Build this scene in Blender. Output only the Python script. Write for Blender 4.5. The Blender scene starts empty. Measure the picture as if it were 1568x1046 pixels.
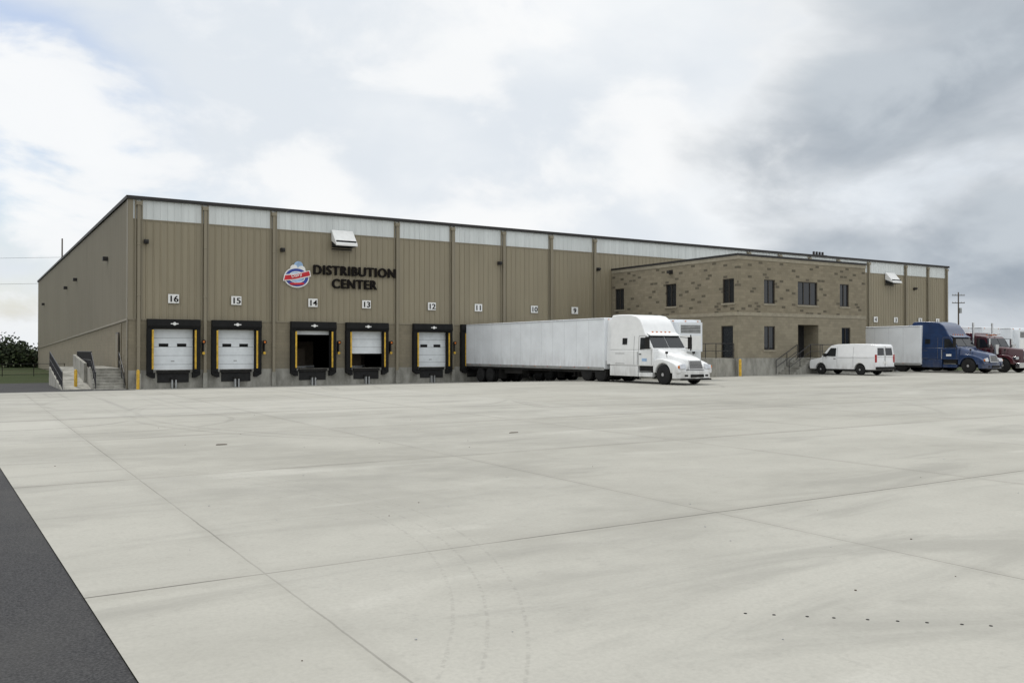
import bpy, bmesh, math, random
from mathutils import Vector, Matrix
random.seed(7)
sc = bpy.context.scene
R = math.radians

# ------------------------------------------------------------------ node helpers
def new_mat(name):
    m = bpy.data.materials.new(name); m.use_nodes = True
    nt = m.node_tree; nt.nodes.clear()
    out = nt.nodes.new('ShaderNodeOutputMaterial')
    b = nt.nodes.new('ShaderNodeBsdfPrincipled')
    nt.links.new(b.outputs[0], out.inputs[0])
    return m, nt, b
def setin(nt, sock, v):
    if isinstance(v, bpy.types.NodeSocket): nt.links.new(v, sock)
    else: sock.default_value = v
def M(nt, op, a, b=None, c=None, clamp=False):
    n = nt.nodes.new('ShaderNodeMath'); n.operation = op; n.use_clamp = clamp
    setin(nt, n.inputs[0], a)
    if b is not None: setin(nt, n.inputs[1], b)
    if c is not None: setin(nt, n.inputs[2], c)
    return n.outputs[0]
def MR(nt, v, a, b, c=0.0, d=1.0, smooth=True):
    n = nt.nodes.new('ShaderNodeMapRange')
    if smooth: n.interpolation_type = 'SMOOTHSTEP'
    setin(nt, n.inputs[0], v)
    n.inputs[1].default_value = a; n.inputs[2].default_value = b
    n.inputs[3].default_value = c; n.inputs[4].default_value = d
    return n.outputs[0]
def MIX(nt, f, a, b, mode='MIX'):
    n = nt.nodes.new('ShaderNodeMix'); n.data_type = 'RGBA'; n.blend_type = mode
    setin(nt, n.inputs[0], f)
    for s, v in ((n.inputs[6], a), (n.inputs[7], b)):
        if isinstance(v, tuple) and len(v) == 3: v = (*v, 1)
        setin(nt, s, v)
    return n.outputs[2]
def NOISE(nt, vec, scale, detail=4, rough=.55, dist=0.0):
    n = nt.nodes.new('ShaderNodeTexNoise')
    if vec is not None: nt.links.new(vec, n.inputs['Vector'])
    n.inputs['Scale'].default_value = scale; n.inputs['Detail'].default_value = detail
    n.inputs['Roughness'].default_value = rough; n.inputs['Distortion'].default_value = dist
    return n.outputs[0]
def MAPV(nt, vec, scale=(1,1,1), rot=(0,0,0), loc=(0,0,0)):
    n = nt.nodes.new('ShaderNodeMapping'); nt.links.new(vec, n.inputs[0])
    n.inputs[1].default_value = loc; n.inputs[2].default_value = rot; n.inputs[3].default_value = scale
    return n.outputs[0]
def POS(nt):
    return nt.nodes.new('ShaderNodeNewGeometry').outputs['Position']
def OBJC(nt):
    return nt.nodes.new('ShaderNodeTexCoord').outputs['Object']
def BUMP(nt, b, h, strength=.3, dist=.02):
    n = nt.nodes.new('ShaderNodeBump'); n.inputs['Strength'].default_value = strength
    n.inputs['Distance'].default_value = dist
    nt.links.new(h, n.inputs['Height']); nt.links.new(n.outputs[0], b.inputs['Normal'])
def simple(name, col, rough=.6, metal=0.0, var=.15, scale=3.0, coat=0.0, bump=0.0, dirt=None, spec=.5):
    m, nt, b = new_mat(name)
    v = OBJC(nt)
    n1 = NOISE(nt, v, scale, 5)
    dark = tuple(c*(1-var) for c in col); lite = tuple(min(1, c*(1+var*.6)) for c in col)
    c = MIX(nt, MR(nt, n1, .3, .7), dark, lite)
    if dirt:
        sp = nt.nodes.new('ShaderNodeSeparateXYZ'); nt.links.new(v, sp.inputs[0])
        low = MR(nt, sp.outputs[2], dirt[0], dirt[1], 1, 0)
        n2 = NOISE(nt, MAPV(nt, v, (1.5, 1.5, .4)), 2.5, 6)
        f = M(nt, 'MULTIPLY', low, MR(nt, n2, .25, .75), clamp=True)
        c = MIX(nt, M(nt, 'MULTIPLY', f, dirt[2]), c, (.16, .14, .115))
    nt.links.new(c, b.inputs['Base Color'])
    b.inputs['Roughness'].default_value = rough; b.inputs['Metallic'].default_value = metal
    b.inputs['Coat Weight'].default_value = coat; b.inputs['Specular IOR Level'].default_value = spec
    if bump: BUMP(nt, b, NOISE(nt, v, scale*12, 4), bump, .01)
    return m

# ------------------------------------------------------------------ materials
def mat_concrete_yard():
    m, nt, b = new_mat('yard_concrete')
    p = POS(nt)
    big = NOISE(nt, MAPV(nt, p, (.09, .13, 1)), 1, 6, .62, .4)
    mid = NOISE(nt, p, .9, 7, .65)
    fine = NOISE(nt, p, 28, 5, .7)
    speck = NOISE(nt, p, 6, 6, .75)
    streak = NOISE(nt, MAPV(nt, p, (.3, 1.2, 1), (0, 0, R(20))), .7, 7, .62, .8)
    c = MIX(nt, MR(nt, big, .34, .66), (.275, .268, .235), (.385, .376, .335))
    c = MIX(nt, MR(nt, mid, .38, .7, 0, .5), c, (.41, .40, .355))
    c = MIX(nt, MR(nt, streak, .50, .68, 0, .55), c, (.23, .225, .20))
    c = MIX(nt, MR(nt, streak, .42, .28, 0, .5), c, (.47, .46, .415))
    c = MIX(nt, MR(nt, speck, .52, .75, 0, .4), c, (.23, .225, .20))
    c = MIX(nt, MR(nt, fine, .3, .75, 0, .32), c, (.23, .225, .20))
    sp = nt.nodes.new('ShaderNodeSeparateXYZ'); nt.links.new(p, sp.inputs[0])
    wob = M(nt, 'MULTIPLY', M(nt, 'SUBTRACT', NOISE(nt, p, 3, 4), .5), .02)
    gx = M(nt, 'DIVIDE', M(nt, 'ADD', M(nt, 'ADD', sp.outputs[0], 1.07), wob), 5.0)
    gy = M(nt, 'DIVIDE', M(nt, 'ADD', M(nt, 'ADD', sp.outputs[1], 48.6), wob), 6.1)
    cell = nt.nodes.new('ShaderNodeCombineXYZ')
    nt.links.new(M(nt, 'FLOOR', gx), cell.inputs[0]); nt.links.new(M(nt, 'FLOOR', gy), cell.inputs[1])
    wn = nt.nodes.new('ShaderNodeTexWhiteNoise'); nt.links.new(cell.outputs[0], wn.inputs[0])
    c = MIX(nt, M(nt, 'MULTIPLY', wn.outputs[0], .2), c, (.24, .228, .185))
    def line(g, w, s):
        d = M(nt, 'ABSOLUTE', M(nt, 'SUBTRACT', M(nt, 'FRACT', M(nt, 'ADD', g, .5)), .5))
        return M(nt, 'MULTIPLY', MR(nt, d, w*.4, w, 1, 0), s)
    jn = MR(nt, NOISE(nt, p, .35, 3), .36, .58, .4, 1)
    j = M(nt, 'MAXIMUM', line(gy, .0030, .9), line(gx, .0024, .55))
    j = M(nt, 'MULTIPLY', j, jn)
    c = MIX(nt, j, c, (.06, .055, .045))
    j2 = M(nt, 'MAXIMUM', line(gy, .035, .2), line(gx, .03, .14))
    c = MIX(nt, M(nt, 'MULTIPLY', j2, jn), c, (.18, .17, .145))
    arcs = None
    # turning tyre marks: (centre x, centre y, radius, strength)
    for (ax, ay, r, s) in [(-7.2,-30.3,2.9,.6),(-5.5,-31.5,3.4,.4),(8,-31,12.5,.4),(8.4,-30.7,12.5,.34),(24,-36,17,.4),(24.4,-35.6,17,.34),(2,-24,8,.5),(30,-22,22,.4),(16,-18,10,.4),(16.4,-17.6,10,.4),(-2,-14,9,.4)]:
        vd = nt.nodes.new('ShaderNodeVectorMath'); vd.operation = 'SUBTRACT'; nt.links.new(MAPV(nt, p, (1, 1, 0)), vd.inputs[0]); vd.inputs[1].default_value = (ax, ay, 0)
        ln = nt.nodes.new('ShaderNodeVectorMath'); ln.operation = 'LENGTH'; nt.links.new(vd.outputs[0], ln.inputs[0])
        e = M(nt, 'ABSOLUTE', M(nt, 'SUBTRACT', ln.outputs['Value'], r))
        q = MR(nt, e, .03, .12, s, 0)
        arcs = q if arcs is None else M(nt, 'MAXIMUM', arcs, q)
    arcs = M(nt, 'MULTIPLY', arcs, MR(nt, NOISE(nt, p, .16, 3), .44, .6, .05, 1))
    arcs = M(nt, 'MULTIPLY', arcs, MR(nt, NOISE(nt, p, 9, 4), .3, .6, .3, .8))
    arcs = M(nt, 'MULTIPLY', arcs, MR(nt, sp.outputs[1], -44, -36, .12, 1))
    c = MIX(nt, arcs, c, (.13, .125, .11))
    # thin tread lines of a turning wheel
    tl = None
    for (ax, ay, r) in [(-12.5,-46.5,8.4),(-12.46,-46.5,8.62),(-12.5,-46.52,8.16)]:
        vd = nt.nodes.new('ShaderNodeVectorMath'); vd.operation = 'SUBTRACT'; nt.links.new(MAPV(nt, p, (1, 1, 0)), vd.inputs[0]); vd.inputs[1].default_value = (ax, ay, 0)
        ln = nt.nodes.new('ShaderNodeVectorMath'); ln.operation = 'LENGTH'; nt.links.new(vd.outputs[0], ln.inputs[0])
        q = MR(nt, M(nt, 'ABSOLUTE', M(nt, 'SUBTRACT', ln.outputs['Value'], r)), .006, .02, .22, 0)
        tl = q if tl is None else M(nt, 'MAXIMUM', tl, q)
    tl = M(nt, 'MULTIPLY', tl, MR(nt, NOISE(nt, p, 14, 3), .4, .6, .0, 1))
    c = MIX(nt, tl, c, (.15, .145, .13))
    tr = NOISE(nt, MAPV(nt, p, (2.2, .05, 0)), 1.0, 3, .6)
    tk = M(nt, 'MULTIPLY', MR(nt, tr, .56, .68, 0, .35), MR(nt, sp.outputs[1], -34, -22, 0, 1))
    c = MIX(nt, tk, c, (.17, .165, .15))
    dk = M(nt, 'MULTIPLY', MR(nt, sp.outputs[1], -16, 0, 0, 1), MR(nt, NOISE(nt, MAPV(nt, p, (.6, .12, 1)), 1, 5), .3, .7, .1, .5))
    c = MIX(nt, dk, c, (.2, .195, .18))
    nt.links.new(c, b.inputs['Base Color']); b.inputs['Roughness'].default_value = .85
    BUMP(nt, b, fine, .12, .01)
    return m
def mat_asphalt():
    m, nt, b = new_mat('asphalt')
    p = POS(nt)
    f = NOISE(nt, p, 60, 4, .8); g = NOISE(nt, p, .6, 5)
    c = MIX(nt, MR(nt, f, .35, .7), (.022, .022, .024), (.075, .075, .076))
    c = MIX(nt, MR(nt, g, .4, .7, 0, .35), c, (.08, .078, .073))
    nt.links.new(c, b.inputs['Base Color']); b.inputs['Roughness'].default_value = .95; b.inputs['Specular IOR Level'].default_value = .25
    BUMP(nt, b, f, .6, .01)
    return m
def mat_grass():
    m, nt, b = new_mat('grass')
    p = POS(nt)
    f = NOISE(nt, p, 9, 5, .7); g = NOISE(nt, p, .08, 5)
    c = MIX(nt, MR(nt, f, .3, .7), (.022, .034, .012), (.05, .066, .024))
    c = MIX(nt, MR(nt, g, .4, .65, 0, .5), c, (.07, .066, .035))
    nt.links.new(c, b.inputs['Base Color']); b.inputs['Roughness'].default_value = .95; b.inputs['Specular IOR Level'].default_value = .1
    BUMP(nt, b, f, .8, .05)
    return m
def mat_siding(name, col, rough=.5, streaky=.3):
    m, nt, b = new_mat(name)
    p = POS(nt)
    st = NOISE(nt, MAPV(nt, p, (1.5, 1.5, .09)), 1.3, 6, .6)
    bg = NOISE(nt, p, .12, 4)
    d = tuple(c*(1-streaky) for c in col)
    c = MIX(nt, MR(nt, st, .35, .7), d, col)
    c = MIX(nt, MR(nt, bg, .35, .7, 0, .25), c, tuple(min(1, x*1.2) for x in col))
    nt.links.new(c, b.inputs['Base Color']); b.inputs['Roughness'].default_value = rough
    return m
def mat_block(name, c1, c2, mortar, bw=.4, bh=.2, accent_shade=None, dark=(.05, .043, .03), stain=True):
    m, nt, b = new_mat(name)
    p = POS(nt)
    sp = nt.nodes.new('ShaderNodeSeparateXYZ'); nt.links.new(p, sp.inputs[0])
    u = M(nt, 'ADD', M(nt, 'ADD', sp.outputs[0], sp.outputs[1]), 40.03)
    row = M(nt, 'FLOOR', M(nt, 'DIVIDE', sp.outputs[2], bh))
    uu = M(nt, 'ADD', M(nt, 'DIVIDE', u, bw), M(nt, 'MULTIPLY', M(nt, 'MODULO', row, 2.0), .5))
    col = M(nt, 'FLOOR', uu)
    cv = nt.nodes.new('ShaderNodeCombineXYZ'); nt.links.new(col, cv.inputs[0]); nt.links.new(row, cv.inputs[1])
    wn = nt.nodes.new('ShaderNodeTexWhiteNoise'); nt.links.new(cv.outputs[0], wn.inputs[0])
    c = MIX(nt, wn.outputs[0], c1, c2)
    fu = M(nt, 'FRACT', uu); fz = M(nt, 'FRACT', M(nt, 'DIVIDE', sp.outputs[2], bh))
    eu = M(nt, 'MINIMUM', fu, M(nt, 'SUBTRACT', 1.0, fu)); ez = M(nt, 'MINIMUM', fz, M(nt, 'SUBTRACT', 1.0, fz))
    mo = M(nt, 'MAXIMUM', MR(nt, eu, .01, .035, 1, 0), MR(nt, ez, .02, .07, 1, 0))
    if accent_shade:
        wn2 = nt.nodes.new('ShaderNodeTexWhiteNoise'); wn2.noise_dimensions = '3D'
        off = nt.nodes.new('ShaderNodeVectorMath'); off.operation = 'ADD'; off.inputs[1].default_value = (13.3, 7.7, 2.1)
        nt.links.new(cv.outputs[0], off.inputs[0]); nt.links.new(off.outputs[0], wn2.inputs[0])
        a = MR(nt, wn2.outputs[0], 1-accent_shade-.002, 1-accent_shade+.002, 0, .8)
        a = M(nt, 'MULTIPLY', a, M(nt, 'MULTIPLY', MR(nt, eu, .03, .08, 0, 1), MR(nt, ez, .05, .15, 0, 1)))
        c = MIX(nt, a, c, dark)  # dark accent blocks: shadow of proud blocks painted into the colour
    c = MIX(nt, M(nt, 'MULTIPLY', mo, .5), c, mortar)
    n = NOISE(nt, p, 14, 5, .7); n2 = NOISE(nt, p, .9, 5, .6)
    c = MIX(nt, MR(nt, n, .3, .8, 0, .3), c, tuple(x*.6 for x in c1))
    c = MIX(nt, MR(nt, n2, .42, .65, 0, .3), c, tuple(x*.6 for x in c1))
    if stain:
        s = M(nt, 'MULTIPLY', MR(nt, sp.outputs[2], .3, 2.6, 1, 0), MR(nt, NOISE(nt, MAPV(nt, p, (1, 1, .25)), 1.4, 5), .3, .7))
        c = MIX(nt, M(nt, 'MULTIPLY', s, .45), c, (.13, .125, .11))
    nt.links.new(c, b.inputs['Base Color']); b.inputs['Roughness'].default_value = .9
    BUMP(nt, b, M(nt, 'SUBTRACT', M(nt, 'MULTIPLY', n, .4), mo), .4, .012)
    return m
def mat_foundation():
    m, nt, b = new_mat('cast_concrete')
    p = POS(nt)
    n = NOISE(nt, MAPV(nt, p, (1, 1, .4)), 1.6, 7, .65)
    c = MIX(nt, MR(nt, n, .3, .7), (.19, .185, .16), (.38, .37, .33))
    nt.links.new(c, b.inputs['Base Color']); b.inputs['Roughness'].default_value = .9
    BUMP(nt, b, NOISE(nt, p, 20, 4), .2, .01)
    return m

TAN = mat_siding('tan_metal_siding', (.268, .232, .158), .5, .12)
TAN_SIDE = mat_siding('tan_metal_side_siding', (.275, .248, .19), .5, .10)
TRIM = mat_siding('tan_metal_trim', (.235, .205, .145), .5, .1)
BAND = mat_siding('translucent_band_panels', (.66, .69, .68), .4, .15)
FASCIA = simple('dark_bronze_fascia', (.018, .016, .015), .6)
BLOCKLOW = mat_block('tan_split_block', (.262, .228, .16), (.235, .203, .143), (.19, .165, .12), stain=True)
BLOCKOFF = mat_block('buff_accent_shade_block', (.275, .238, .168), (.215, .185, .128), (.18, .155, .11), .42, .2, accent_shade=.11, stain=False)
BLOCKOFF2 = mat_block('buff_plain_block', (.295, .26, .188), (.24, .21, .15), (.19, .165, .12), .42, .2)
BELT = simple('buff_belt_stone', (.30, .268, .2), .8)
FOUND = mat_foundation()
ROOF = simple('metal_roof', (.4, .4, .38), .5)
YARD = mat_concrete_yard(); ASPH = mat_asphalt(); GRASS = mat_grass()
BLACK = simple('black_rubber', (.014, .014, .014), .85, bump=.2, spec=.2)
DARKIN = simple('dark_interior', (.03, .03, .03), .9, spec=.1)
YELL = simple('yellow_paint', (.62, .38, .03), .5, var=.3, scale=6)
DOORW = simple('white_dock_door', (.80, .84, .86), .45, var=.06)
SIGNW = simple('white_sign', (.8, .8, .78), .5, var=.05)
LETTER = simple('dark_letter', (.012, .01, .009), .8, spec=.1)
STEEL = simple('galvanised_steel', (.42, .43, .43), .4, .6)
RAIL = simple('black_railing_paint', (.02, .02, .022), .45)
GLASS = simple('dark_window_glass', (.015, .018, .022), .06, var=.1)
FRAME = simple('bronze_window_frame', (.045, .038, .03), .45)
WHITEP = simple('white_truck_paint', (.78, .79, .79), .3, coat=.5, var=.04, dirt=(.3, 1.5, .45))
VANP = simple('white_van_paint', (.80, .81, .82), .3, coat=.6, var=.03, dirt=(.3, 1.0, .35))
TRAILW = simple('white_trailer_skin', (.76, .79, .82), .4, var=.07, scale=.8, dirt=(1.1, 2.6, .28))
BLUEP = simple('blue_truck_paint', (.010, .034, .105), .25, coat=.6, dirt=(.3, 1.3, .3))
MAROON = simple('maroon_truck_paint', (.06, .010, .015), .25, coat=.6, dirt=(.3, 1.3, .3))
CHROME = simple('polished_metal', (.6, .6, .6), .18, .95, var=.05)
TYRE = simple('tyre_rubber', (.02, .02, .02), .85, bump=.3, spec=.2)
RIM = simple('painted_rim', (.45, .45, .45), .4, .4, var=.2)
UNDER = simple('chassis_black', (.02, .019, .018), .8, spec=.2)
AMBER = simple('amber_lens', (.6, .16, .01), .3)
REDL = simple('red_lens', (.35, .01, .01), .3)
LAMPG = simple('headlamp_glass', (.6, .62, .65), .12, .3)
SEAM = simple('panel_gap', (.1, .1, .1), .7)
SEAML = simple('trailer_seam', (.5, .52, .54), .5)
LOGOB = simple('logo_blue', (.02, .05, .30), .5, var=.1); LOGOR = simple('logo_red', (.55, .01, .02), .5)
LOGOL = simple('logo_light_blue', (.32, .47, .68), .5, var=.3)
WOOD = simple('weathered_pole_wood', (.10, .08, .06), .9)
LEAF = simple('foliage', (.04, .055, .022), .8, var=.5, scale=.6, spec=.15)
LEAFD = simple('foliage_dark', (.018, .028, .012), .8, var=.5, scale=.6, spec=.15)

# ------------------------------------------------------------------ mesh builder
class MB:
    def __init__(s): s.v=[]; s.f=[]; s.mi=[]; s.mats=[]
    def _m(s, mat):
        if mat not in s.mats: s.mats.append(mat)
        return s.mats.index(mat)
    def add(s, vs, fs, mat):
        o=len(s.v); s.v+= [tuple(x) for x in vs]; k=s._m(mat)
        for f in fs: s.f.append([o+i for i in f]); s.mi.append(k)
    def box(s, x0,x1,y0,y1,z0,z1,mat):
        vs=[(x,y,z) for x in (x0,x1) for y in (y0,y1) for z in (z0,z1)]
        s.add(vs,[(0,1,3,2),(4,6,7,5),(0,4,5,1),(2,3,7,6),(0,2,6,4),(1,5,7,3)],mat)
    def quad(s, pts, mat): s.add(pts,[tuple(range(len(pts)))],mat)
    def prism(s, pts, ext, mat):
        n=len(pts); e=Vector(ext)
        vs=[Vector(p) for p in pts]+[Vector(p)+e for p in pts]
        fs=[tuple(range(n)),tuple(range(2*n-1,n-1,-1))]+[(i,(i+1)%n,n+(i+1)%n,n+i) for i in range(n)]
        s.add(vs,fs,mat)
    def loft(s, secs, mat):
        n=len(secs[0]); vs=[p for q in secs for p in q]; fs=[]
        for k in range(len(secs)-1):
            for i in range(n):
                fs.append((k*n+i,k*n+(i+1)%n,(k+1)*n+(i+1)%n,(k+1)*n+i))
        fs.append(tuple(range(n))); fs.append(tuple(range(len(vs)-1,len(vs)-n-1,-1)))
        s.add(vs,fs,mat)
    def lathe(s, c, axis, prof, mat, n=20):
        ax=Vector(axis).normalized(); up=Vector((0,0,1)) if abs(ax.z)<.9 else Vector((1,0,0))
        a=ax.cross(up).normalized(); b=ax.cross(a); c=Vector(c)
        s.loft([[c+ax*t+(a*math.cos(2*math.pi*i/n)+b*math.sin(2*math.pi*i/n))*r for i in range(n)] for t,r in prof],mat)
    def cyl(s, p0,p1,r,mat,n=10,r2=None):
        p0=Vector(p0); d=Vector(p1)-p0
        s.lathe(p0,d,[(0,r),(d.length,r if r2 is None else r2)],mat,n)
    def done(s, name, parent=None, bevel=0, smooth=False, seg=2):
        me=bpy.data.meshes.new(name); me.from_pydata(s.v,[],s.f)
        for m in s.mats: me.materials.append(m)
        me.polygons.foreach_set('material_index', s.mi)
        bm=bmesh.new(); bm.from_mesh(me); bmesh.ops.recalc_face_normals(bm,faces=bm.faces); bm.to_mesh(me); bm.free()
        o=bpy.data.objects.new(name,me); sc.collection.objects.link(o)
        if smooth:
            me.polygons.foreach_set('use_smooth',[True]*len(me.polygons))
            me.set_sharp_from_angle(angle=R(35))
        if bevel:
            md=o.modifiers.new('bevel','BEVEL'); md.width=bevel; md.segments=seg; md.limit_method='ANGLE'; md.angle_limit=R(30)
            md.harden_normals=False
        if parent: o.parent=parent
        return o
def empty(name, loc=(0,0,0), rz=0):
    e=bpy.data.objects.new(name,None); e.empty_display_size=.5; sc.collection.objects.link(e)
    e.location=loc; e.rotation_euler=(0,0,rz); return e
def text(body, size, mat, loc, rot, parent, name, extrude=.02, sx=1.0, offset=0.0, align='LEFT', space=1.0):
    cu=bpy.data.curves.new(name,'FONT'); cu.body=body; cu.size=size; cu.extrude=extrude; cu.offset=offset
    cu.align_x=align; cu.materials.append(mat); cu.space_character=space
    o=bpy.data.objects.new(name,cu); sc.collection.objects.link(o)
    o.location=loc; o.rotation_euler=rot; o.scale=(sx,1,1); o.parent=parent; return o

def wall(mb, P, u0,u1,z0,z1, ops, mat, depth=.2, rmat=None):
    us=sorted({u0,u1,*[o[0] for o in ops],*[o[1] for o in ops]}); zs=sorted({z0,z1,*[o[2] for o in ops],*[o[3] for o in ops]})
    for i in range(len(us)-1):
        for j in range(len(zs)-1):
            a,b,c,d=us[i],us[i+1],zs[j],zs[j+1]
            if any(o[0]<=a and b<=o[1] and o[2]<=c and d<=o[3] for o in ops): continue
            mb.quad([P(a,c,0),P(b,c,0),P(b,d,0),P(a,d,0)],mat)
    for a,b,c,d in ops:
        for q in (((a,c),(a,d)),((b,c),(b,d)),((a,c),(b,c)),((a,d),(b,d))):
            (p,q1),(r,t)=q
            mb.quad([P(p,q1,0),P(r,t,0),P(r,t,depth),P(p,q1,depth)],rmat or mat)
def ribbed(mb,P,u0,u1,z0,z1,mat,sp=.4,d=.04,w=.07):
    pts=[(u0,0)]; u=u0+sp/2
    while u<u1-w:
        pts+=[(u-w/2-.02,0),(u-w/2+.01,-d),(u+w/2-.01,-d),(u+w/2+.02,0)]; u+=sp
    pts.append((u1,0))
    vs=[P(a,z0,b) for a,b in pts]+[P(a,z1,b) for a,b in pts]; n=len(pts)
    mb.add(vs,[(i,i+1,n+i+1,n+i) for i in range(n-1)],mat)

# ------------------------------------------------------------------ ground
def cl(v): return max(0,min(1,v))
def gz(x,y):
    f=cl((-1-y)/14); return (.5+.15*cl((x-30)/12))*f
EDGE=-7.45
def sheet(name, xs, ys, keep, mat, dz):
    mb=MB(); idx={}; vs=[]; fs=[]
    def vid(i,j):
        if (i,j) not in idx:
            x=xs[i]
            if x==EDGE: x=-7.67-.033*(max(-80,min(0,ys[j]))+40)
            idx[(i,j)]=len(vs); vs.append((x,ys[j],gz(xs[i],ys[j])+dz))
        return idx[(i,j)]
    for i in range(len(xs)-1):
        for j in range(len(ys)-1):
            if keep((xs[i]+xs[i+1])/2,(ys[j]+ys[j+1])/2): fs.append((vid(i,j),vid(i+1,j),vid(i+1,j+1),vid(i,j+1)))
    mb.add(vs,fs,mat); return mb.done(name)
XS=[-4000,-1500,-600,-200,-60,-22,EDGE,0]+[30+2*i for i in range(7)]+[60,84,140,300,600,1500,4000]
YS=[-4000,-1500,-600,-300,-120,-80,-60,-30,-15,-13,-11,-9,-7,-5,-4,-3,-1,.4,14,30,75,120,300,600,1500,4000]
def in_yard(x,y): return EDGE<x<140 and -120<y<.4 and not (x<0 and y>-4)
def in_asph(x,y): return (-22<x<EDGE and -300<y<30) or (-22<x<0 and -4<y<14)
sheet('ground',XS,YS,lambda x,y:True,GRASS,-.03)
sheet('concrete_yard',XS,YS,in_yard,YARD,0)
sheet('asphalt_road',XS,YS,in_asph,ASPH,-.012)

mb=MB()
for i in range(11):
    t=i/9+random.uniform(-.012,.012); x=-3.59+1.31*t; y=-51.41-1.18*t
    mb.lathe((x,y,.500),(0,0,1),[(0,.012),(.003,.011)],UNDER,8)
mb.done('anchor_bolt_row')
mb=MB()
for (x,y,s) in [(-4.0,-38.6,.09),(2.0,-39.5,.08)]:
    pts=[]
    for k in range(7):
        a=k/7*6.283; r=s*random.uniform(.6,1.2); pts.append((x+r*1.6*math.cos(a),y+r*.7*math.sin(a),.501))
    mb.prism(pts,(0,0,.012),WOOD)
for _ in range(90):
    x=random.uniform(-7.3,6); y=random.uniform(-52,-30); s=random.uniform(.004,.010)
    mb.prism([(x+s*math.cos(k*1.256),y+s*math.sin(k*1.256),.5005) for k in range(5)],(0,0,s*.7),STEEL if random.random()<.5 else WOOD)
mb.done('yard_debris')

# ------------------------------------------------------------------ warehouse
W=82.6; D=75.0; H=11.2; TOPL=4.1
wh=empty('warehouse')
PF=lambda u,z,d:(u,0+d,z)
PL=lambda u,z,d:(0+d,u,z)
doors=[2.52,6.25,11.2,14.95,19.9,23.7,28.6,32.4,53.5,57.3,61.5,65.7,70.0,73.3,77.5,80.6]
DH=1.25
ops=[(c-DH,c+DH,1.1,3.55) for c in doors]
mb=MB(); wall(mb,PF,0,W,1.1,TOPL,ops,BLOCKLOW,.25,TRIM)
mb.quad([(0,0,-.5),(W,0,-.5),(W,0,1.1),(0,0,1.1)],FOUND)
mb.box(-.0,W,-.03,-.002,TOPL-.04,TOPL+.06,TRIM)
mb.done('dock_level_wall',wh)
mb=MB(); ribbed(mb,PF,0,W,TOPL,10.05,TAN); mb.done('front_siding',wh)
mb=MB(); ribbed(mb,PF,0,W,10.05,H,BAND,d=.03); 
mb.box(0,W,-.05,-.042,10.0,10.06,TRIM)
mb.done('clerestory_band',wh)
mb=MB()
def zt(y): return 4.1-1.6*y/D
pts=[(0,0)]; u=.2
while u<D-.1:
    pts+=[(u-.05,0),(u-.025,-.04),(u+.025,-.04),(u+.05,0)]; u+=.4
pts.append((D,0)); n=len(pts)
mb.add([PL(a,zt(a),b) for a,b in pts]+[PL(a,H,b) for a,b in pts],[(i,i+1,n+i+1,n+i) for i in range(n-1)],TAN_SIDE)
mb.quad([(0,0,-.5),(0,D,-.5),(0,D,zt(D)),(0,0,zt(0))],BLOCKLOW)
mb.prism([(-.06,0,zt(0)-.05),(-.06,D,zt(D)-.05),(-.06,D,zt(D)+.08),(-.06,0,zt(0)+.08)],(.055,0,0),TRIM)
mb.done('side_wall',wh)
mb=MB()
mb.quad([(W,0,-.5),(W,D,-.5),(W,D,H),(W,0,H)],TAN_SIDE); mb.quad([(0,D,-.5),(W,D,-.5),(W,D,H),(0,D,H)],TAN_SIDE)
mb.box(-.08,W+.08,.05,D+.08,H+.0,H+.12,ROOF)
mb.box(.3,W-.3,.3,D-.3,1.0,1.08,DARKIN)
mb.box(.3,W-.3,12,12.2,1.1,H-.1,DARKIN)
mb.done('rear_walls_and_roof',wh)
mb=MB()
for (x,y,w_,h_) in [(10.6,3,1.1,1.2),(11.9,5,1.1,1.7),(14.4,2.2,1.1,.9),(15.4,4,1.1,1.8)]:
    mb.box(x,x+w_,y,y+1.1,1.2,1.2+h_,WOOD); mb.box(x-.05,x+w_+.05,y-.05,y+1.15,1.08,1.2,STEEL)
mb.done('stacked_pallets_inside',wh)
mb=MB()
mb.box(-.14,W+.14,-.16,.05,H,H+.2,FASCIA); mb.box(-.14,.0,.05,D+.1,H,H+.2,FASCIA)
mb.box(-.05,.24,-.055,-.041,TOPL,H,TRIM); mb.box(-.055,-.041,-.055,.3,-.2,H,TRIM)
mb.done('roof_fascia',wh)
mb=MB()
js=[.55,4.35,8.6,17.2,21.55,25.85,30.15,34.35,51.8,55.9,60.0,64.2,68.9,75.0,78.9,82.3]
for x in js:
    mb.box(x-.09,x+.09,-.2,-.05,.9,H-.15,TRIM); mb.box(x-.22,x-.13,-.07,-.045,TOPL,H,TRIM); mb.box(x+.13,x+.22,-.07,-.045,TOPL,H,TRIM)
    mb.box(x-.16,x+.16,-.24,-.05,H-.35,H-.12,TRIM)
    for z in (2.5,5.5,8.5): mb.box(x-.12,x+.12,-.215,-.05,z,z+.05,TRIM)
    mb.box(x-.13,x+.13,-.26,-.003,0.0,.9,FOUND)
mb.done('downspouts',wh,bevel=.01,seg=1)
state={2:'open',3:'part'}
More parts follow.
